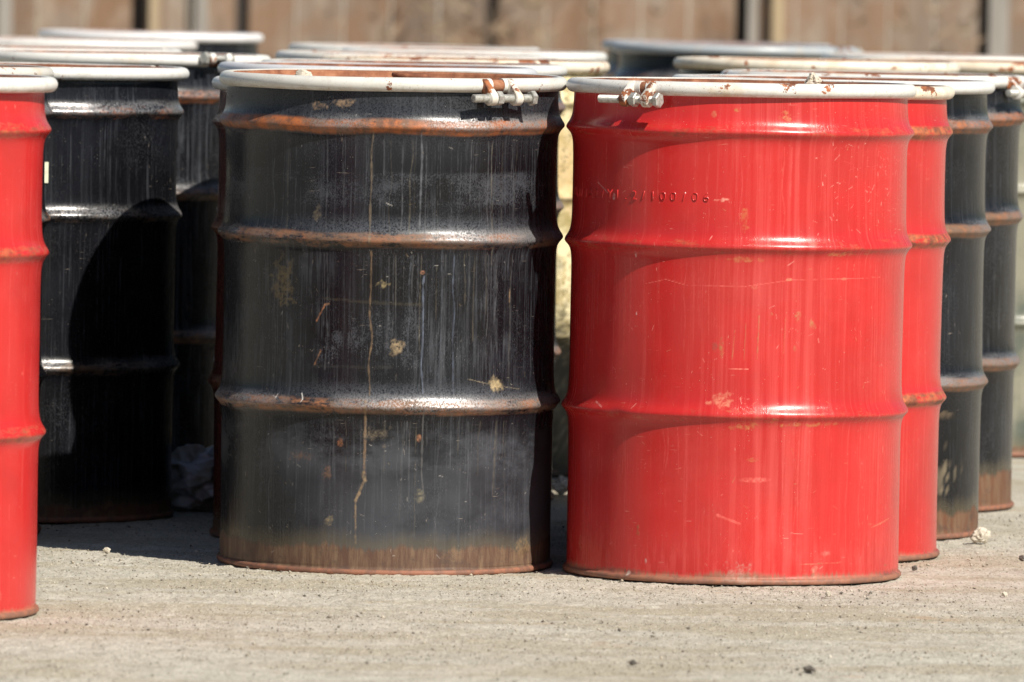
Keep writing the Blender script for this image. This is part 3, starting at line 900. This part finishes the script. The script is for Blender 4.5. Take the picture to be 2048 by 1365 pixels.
drum('right_black', 1666, .927, 'black', "black drum third in the right row with a white stone at its foot", yr=169, seed=16, ring_rust=.08, tone=(.70, .71, .70),
     paint=dict(hoop_rust=1.0, band=.052, chalk=.75, marks=(('blob', .22, .12, .035, .03, 3.0, (.33, .27, .18), .8), ('blob', .24, .235, .025, .005, 1.4, (.22, .16, .1), .6))), segs=224)
tr = math.asin((2022 - 1743) / (352 * .88))
drum('right_black_clamp', 1748, .88, 'black', "rearmost black drum of the right row, its rusty ring clamp at the right edge", yr=158, seed=17, ring_rust=.45, theta=tr, gap=.014,
     clamp=dict(s_l=-.03, s_r=.03, b0=-.075, b1=.065), paint=dict(hoop_rust=1.0, band=.075, chalk=1.3), segs=192)
drum('right_rusty', 1633, .82, 'black', "drum behind the front red drum with a rusty lid rising above its ring", yr=131, seed=18, ring_rust=.45, theta=math.asin((1925 - 1633) / 292), lidmat=MAT_RUST_L, tone=(.80, .74, .62))
drum('pale', 1990, .785, 'cream', "pale cream drum at the far right edge behind the clamped black drum", yr=133, seed=19, ring_rust=.45, tone=(.78, .68, .54), paint=dict(hoop_rust=.1, chalk=1.0))
drum('right_far', 1897, .73, 'black', "far drum at upper right whose white ring is rusty at its left end", yr=121, seed=20, ring_rust=.3)
drum('far_black', 1470, .70, 'black', "far black drum above the front red drum with its clamp at the right end", yr=100, seed=21, ring_rust=.25, tone=(.38, .42, .45), theta=1.05, gap=.02,
     clamp=dict(s_l=-.03, s_r=.03, b0=-.06, b1=.066, ZB=.845, RBOLT=.315, detail=False))
drum('far_black_b', 1434, .66, 'black', "far drum whose ring end pokes out at the left behind the far black drum", yr=94, seed=22, ring_rust=.1, tone=(.40, .43, .47))
drum('far_left', 302, .643, 'black', "farthest drum at upper left, its blurred white ring the highest in the picture", yr=73, seed=23, ring_rust=.02, tone=(.78, .78, .8))
drum('far_left_b', 150, .70, 'black', "blurred drum at the left edge whose pale ring shows just under the highest ring", yr=88, seed=24, ring_rust=.1, tone=(.74, .72, .7))

# paper sticker on the left black drum
def sticker():
    root = DR['left_black']
    bm = bmesh.new()
    t0 = math.asin((60 - 57) / (332 * .923)); t1 = .222
    z0, z1 = .640, .680
    lathe(bm, [(RB - .001, z0), (RB + .0036, z0 + .0004), (RB + .0036, z1 - .0004), (RB - .001, z1)], 6, t0=t0, t1=t1, closed=True, caps=True)
    g = G("pale sticker paper"); x, y, z = g.coords('Object')
    col = g.mix(g.noise(g.vec(x, y, z), 90, 3).ss(.4, .6), (.80, .82, .62), (.70, .68, .55))
    from_bm("sticker", bm, root, g.done(col, .6), smooth=False)


sticker()

# ------------------------------------------------------------------ stones
def stone_mat(name, c0, c1, sc_=120):
    g = G(name); x, y, z = g.coords('Object'); V = g.vec(x, y, z)
    n = g.noise(V, sc_, 5, .7)
    g.bump(g.noise(V, sc_ * 3, 4, .7), .002, .9)
    return g.done(g.mix(n.ss(.35, .65), c0, c1), .9, 0, .3)


ST_P = stone_mat("pale rubble stone", (.50, .45, .36), (.68, .63, .54))
ST_D = stone_mat("dark grey stone", (.10, .09, .08), (.20, .18, .16))
ST_W = stone_mat("white rubble stone", (.66, .61, .53), (.84, .80, .74))


def stone(x, y, z, rx, ry, rz, mat, label, seed, group=None, rough=.5):
    bm = bmesh.new()
    bmesh.ops.create_icosphere(bm, subdivisions=4, radius=1)
    for v_ in bm.verts:
        d = v_.co.normalized()
        k = 1 + rough * .75 * mnoise.noise(d * 1.3 + Vector((seed * 9.1, 0, 0))) + rough * .55 * mnoise.noise(d * 3.2 + Vector((0, seed * 5, 0))) + rough * .16 * mnoise.noise(d * 8)
        for ax in range(5):
            nrm = Vector((math.sin(ax * 2.4 + seed), math.cos(ax * 1.7 + seed * 2), math.sin(ax * 3.1 + seed * 1.3) * .8)).normalized()
            k = min(k, .80 / max(.05, d.dot(nrm)) * (1 + .03 * mnoise.noise(d * 6)))
        c = mnoise.cell(d * 2.2 + Vector((seed, 0, 3)))
        v_.co = Vector((d.x * rx, d.y * ry, d.z * rz)) * k
    zmin = min(v_.co.z for v_ in bm.verts)
    for v_ in bm.verts: v_.co.z -= zmin
    o = from_bm("stone", bm, None, mat, loc=(x, y, z - .0015), sharp=40)
    tag(o, label, "stone", group)
    return o


d1 = DR['front_black'].location; d2 = DR['front_red'].location
stone(solve_x(606, Y1 - .2, ZR), Y1 - .2, ZR - .0055, .0175, .016, .0125, ST_P, "beige stone lying on the left of the front black drum's lid", 1, rough=.4)
stone(solve_x(1626, Y2 + .04, ZR), Y2 + .04, ZR - .003, .015, .012, .0135, ST_P, "small crumbly stone on the front red drum's lid", 2, rough=.9)
gx, gy = ground_at(1961, 1086)
stone(gx, gy, 0, .0180, .017, .0145, ST_P, "white stone at the foot of the black drum on the right", 3, rough=.42)
for i, (px, py, r, mt, lb) in enumerate([
        (1829, 1141, .0058, ST_D, "small dark pebble just right of the front red drum's foot"),
        (2045, 1122, .0065, ST_D, "dark pebble on the ground at the right edge"),
        (1656, 1193, .0055, ST_P, "pale pebble on the ground below the front red drum"),
        (2009, 1193, .0055, ST_P, "pale pebble at right, near the bottom right corner of the yard"),
        (1266, 1330, .0055, ST_D, "dark pebble near the bottom of the picture below the two drums' gap"),
        (1620, 1344, .010, ST_D, "flat dark stone lying lowest in the picture, right of the middle"),
        (214, 1105, .0065, ST_P, "pebble at the edge of the ground shadow between red and black drums")]):
    gx, gy = ground_at(px, py)
    stone(gx, gy, 0, r, r, r * (.45 if 'flat' in lb else .8), mt, lb, 10 + i, rough=.6)
gx, gy = ground_at(1122, 990)
stone(gx, gy, 0, .019, .02, .017, ST_W, "white stone on the ground seen low in the gap between the two front drums", 4, rough=.8)

# ------------------------------------------------------------------ crumpled plastic bag in the shade
def bag():
    gx, gy = ground_at(388, 1018)
    bm = bmesh.new()
    bmesh.ops.create_icosphere(bm, subdivisions=6, radius=1)
    for v_ in bm.verts:
        d = v_.co.normalized()
        q = Vector((d.x * 1.4 + d.z * 1.1, d.y * 1.5, d.z * 1.6 - d.x * .8))
        r1 = 1 - abs(mnoise.noise(q * .9 + Vector((5, 2, 1)))) * 2.2
        r2 = 1 - abs(mnoise.noise(q * 2.0 + Vector((1, 7, 2)))) * 1.6
        k = .62 + .32 * r1 + .13 * r2
        v_.co = Vector((d.x * .085, d.y * .09, d.z * .068 + .008 * d.x)) * k
    zmin = min(v_.co.z for v_ in bm.verts)
    for v_ in bm.verts:
        v_.co.z = max(v_.co.z - zmin - .008, .001)
    g = G("pale plastic film")
    x, y, z = g.coords('Object')
    col = g.mix(g.noise(g.vec(x, y, z), 30, 4).ss(.4, .6), (.55, .57, .64), (.36, .35, .32))
    m = g.done(col, .4)
    o = from_bm("plastic_bag", bm, None, m, loc=(gx, gy, 0))
    tag(o, "crumpled pale plastic bag lying in the shade between the black drums", "plastic bag")


bag()
gravel()

# ------------------------------------------------------------------ board fence far behind
def fence():
    YF = 36.0
    k = F / YF
    root = empty("board_fence", (0, YF, 0))
    tag(root, "weathered grey brown board fence with upright posts far behind the drums", "fence")
    g = G("weathered fence boards")
    x, y, z = g.coords('Object')
    bid = g.math('FLOOR', x / .19)
    wn = g.nt.nodes.new("ShaderNodeTexWhiteNoise"); wn.noise_dimensions = '1D'
    g.put(wn.inputs['W'], bid)
    rv = X(g, wn.outputs[0])
    n = g.noise(g.vec(x * 22, y, z * 1.2), 1, 5, .65)
    n2 = g.noise(g.vec(x * 3, y, z * 3), 1, 4, .65)
    col = g.ramp(rv * .35 + n * .65, [(.25, (.135, .10, .078)), (.5, (.22, .17, .135)), (.75, (.33, .28, .235))])
    col = g.mix(n2.ss(.42, .62) * .6, col, (.24, .135, .075))
    col = g.mix(g.noise(g.vec(x * 6, y, z * 4), 1, 4, .7).ss(.5, .68) * .5, col, (.36, .30, .24))
    g.bump(n, .004, .6)
    mat = g.done(col, .9, 0, .2)
    g = G("pale timber post"); x, y, z = g.coords('Object')
    pm = g.done(g.mix(g.noise(g.vec(x * 20, y, z * 2), 1, 4).ss(.35, .65), (.40, .31, .19), (.33, .26, .18)), .85)
    g = G("grey timber post"); x, y, z = g.coords('Object')
    pg = g.done(g.mix(g.noise(g.vec(x * 20, y, z * 2), 1, 4).ss(.35, .65), (.24, .225, .205), (.30, .28, .255)), .85)
    g = G("dark tarred timber"); x, y, z = g.coords('Object')
    pd = g.done(g.mix(g.noise(g.vec(x * 20, y, z * 2), 1, 4).ss(.35, .65), (.035, .028, .025), (.06, .05, .045)), .9)

    def box(bm, x0, x1, y0, y1, z0, z1):
        r = bmesh.ops.create_cube(bm, size=1)
        for v_ in r['verts']:
            v_.co = Vector(((x0 + x1) / 2 + v_.co.x * (x1 - x0), (y0 + y1) / 2 + v_.co.y * (y1 - y0), (z0 + z1) / 2 + v_.co.z * (z1 - z0)))
    toX = lambda px: solve_x(px, YF, .9)
    gaps = [toX(p) for p in (-1210, -720, -222, 278, 485, 985, 1485, 1975, 2470, 2965, 3460)]
    rng = random.Random(4)
    for i in range(len(gaps) - 1):
        bm = bmesh.new()
        x0 = gaps[i] + .028; x1 = gaps[i + 1] - .028
        nb = max(1, round((x1 - x0) / .19)); bw = (x1 - x0) / nb
        for j in range(nb):
            dy = rng.uniform(-.006, .006)
            box(bm, x0 + j * bw + .003, x0 + (j + 1) * bw - .003, dy - .011, dy + .011, .04, 1.8 + rng.uniform(-.02, .02))
        from_bm("board_panel", bm, root, mat, smooth=False)
    for i, gx_ in enumerate(gaps):
        bm = bmesh.new(); box(bm, gx_ - .05, gx_ + .05, .03, .13, -.05, 1.75)
        from_bm("post", bm, root, pd, smooth=False)
    for px, wd, m_ in ((311, .045, pm), (405, .05, pg), (1556, .05, pm), (1997, .085, pg), (1505, .04, pg), (12, .06, pg), (2600, .06, pm), (-500, .06, pm)):
        X_ = toX(px); bm = bmesh.new(); box(bm, X_ - wd / 2, X_ + wd / 2, -.07, -.016, -.02, 1.7)
        from_bm("batten", bm, root, m_, smooth=False)
    bm = bmesh.new(); box(bm, gaps[0], gaps[-1], .014, .028, .3, .42); box(bm, gaps[0], gaps[-1], .014, .028, 1.4, 1.52)
    from_bm("rail", bm, root, pd, smooth=False)


fence()

# ------------------------------------------------------------------ dry weeds against the fence
def weed(px, Y, h, n, seed, label):
    rng = random.Random(seed)
    x0 = solve_x(px, Y, .8)
    V, Fc = [], []
    for i in range(n):
        bx = rng.gauss(0, .10); by = rng.gauss(0, .08)
        lean = rng.gauss(0, .22); ly = rng.gauss(0, .12); hh = h * rng.uniform(.55, 1.05); r = rng.uniform(.0025, .0055)
        segs = 6; prev = None; bend = rng.gauss(0, .12)
        for k in range(segs + 1):
            t = k / segs; rr = r * (1 - .75 * t)
            c = (bx + lean * t * hh + bend * t * t * hh, by + ly * t * hh, hh * t)
            base = len(V)
            for q in range(4):
                a = q * math.pi / 2 + i
                V.append((c[0] + rr * math.cos(a), c[1] + rr * math.sin(a), c[2]))
            if prev is not None:
                for q in range(4):
                    Fc.append((prev + q, prev + (q + 1) % 4, base + (q + 1) % 4, base + q))
            prev = base
            if k > 2:
                for _ in range(3):
                    L = rng.uniform(.04, .10); a = rng.uniform(0, 6.28); b0_ = len(V); wdt = .004
                    dx, dy, dz = math.cos(a) * L, math.sin(a) * L, rng.uniform(0, .07)
                    V += [(c[0], c[1] - wdt, c[2]), (c[0] + dx * .5, c[1] + dy * .5, c[2] + dz * .7 + wdt), (c[0] + dx, c[1] + dy, c[2] + dz), (c[0] + dx * .5, c[1] + dy * .5, c[2] + dz * .3 - wdt)]
                    Fc.append((b0_, b0_ + 1, b0_ + 2, b0_ + 3))
    me = bpy.data.meshes.new("dry_weed"); me.from_pydata(V, [], Fc)
    o = link_mesh("dry_weed", me, None, [WEED], (x0, Y, -.003), False)
    tag(o, label, "weed", "dry weeds in front of the fence")


g = G("dry weed stalks"); x, y, z = g.coords('Object')
WEED = g.done(g.mix(g.noise(g.vec(x, y, z), 8, 3).ss(.35, .65), (.30, .23, .15), (.20, .14, .10)), .9)
weed(880, 35.3, 1.25, 16, 1, "dry brown weed before the fence above the front drums' meeting rings, left of two")
weed(1060, 35.5, 1.35, 20, 2, "dry brown weed before the fence above the front drums' meeting rings, right of two")
weed(1820, 35.4, 1.15, 12, 3, "thin dry weed before the fence near the upper right corner")
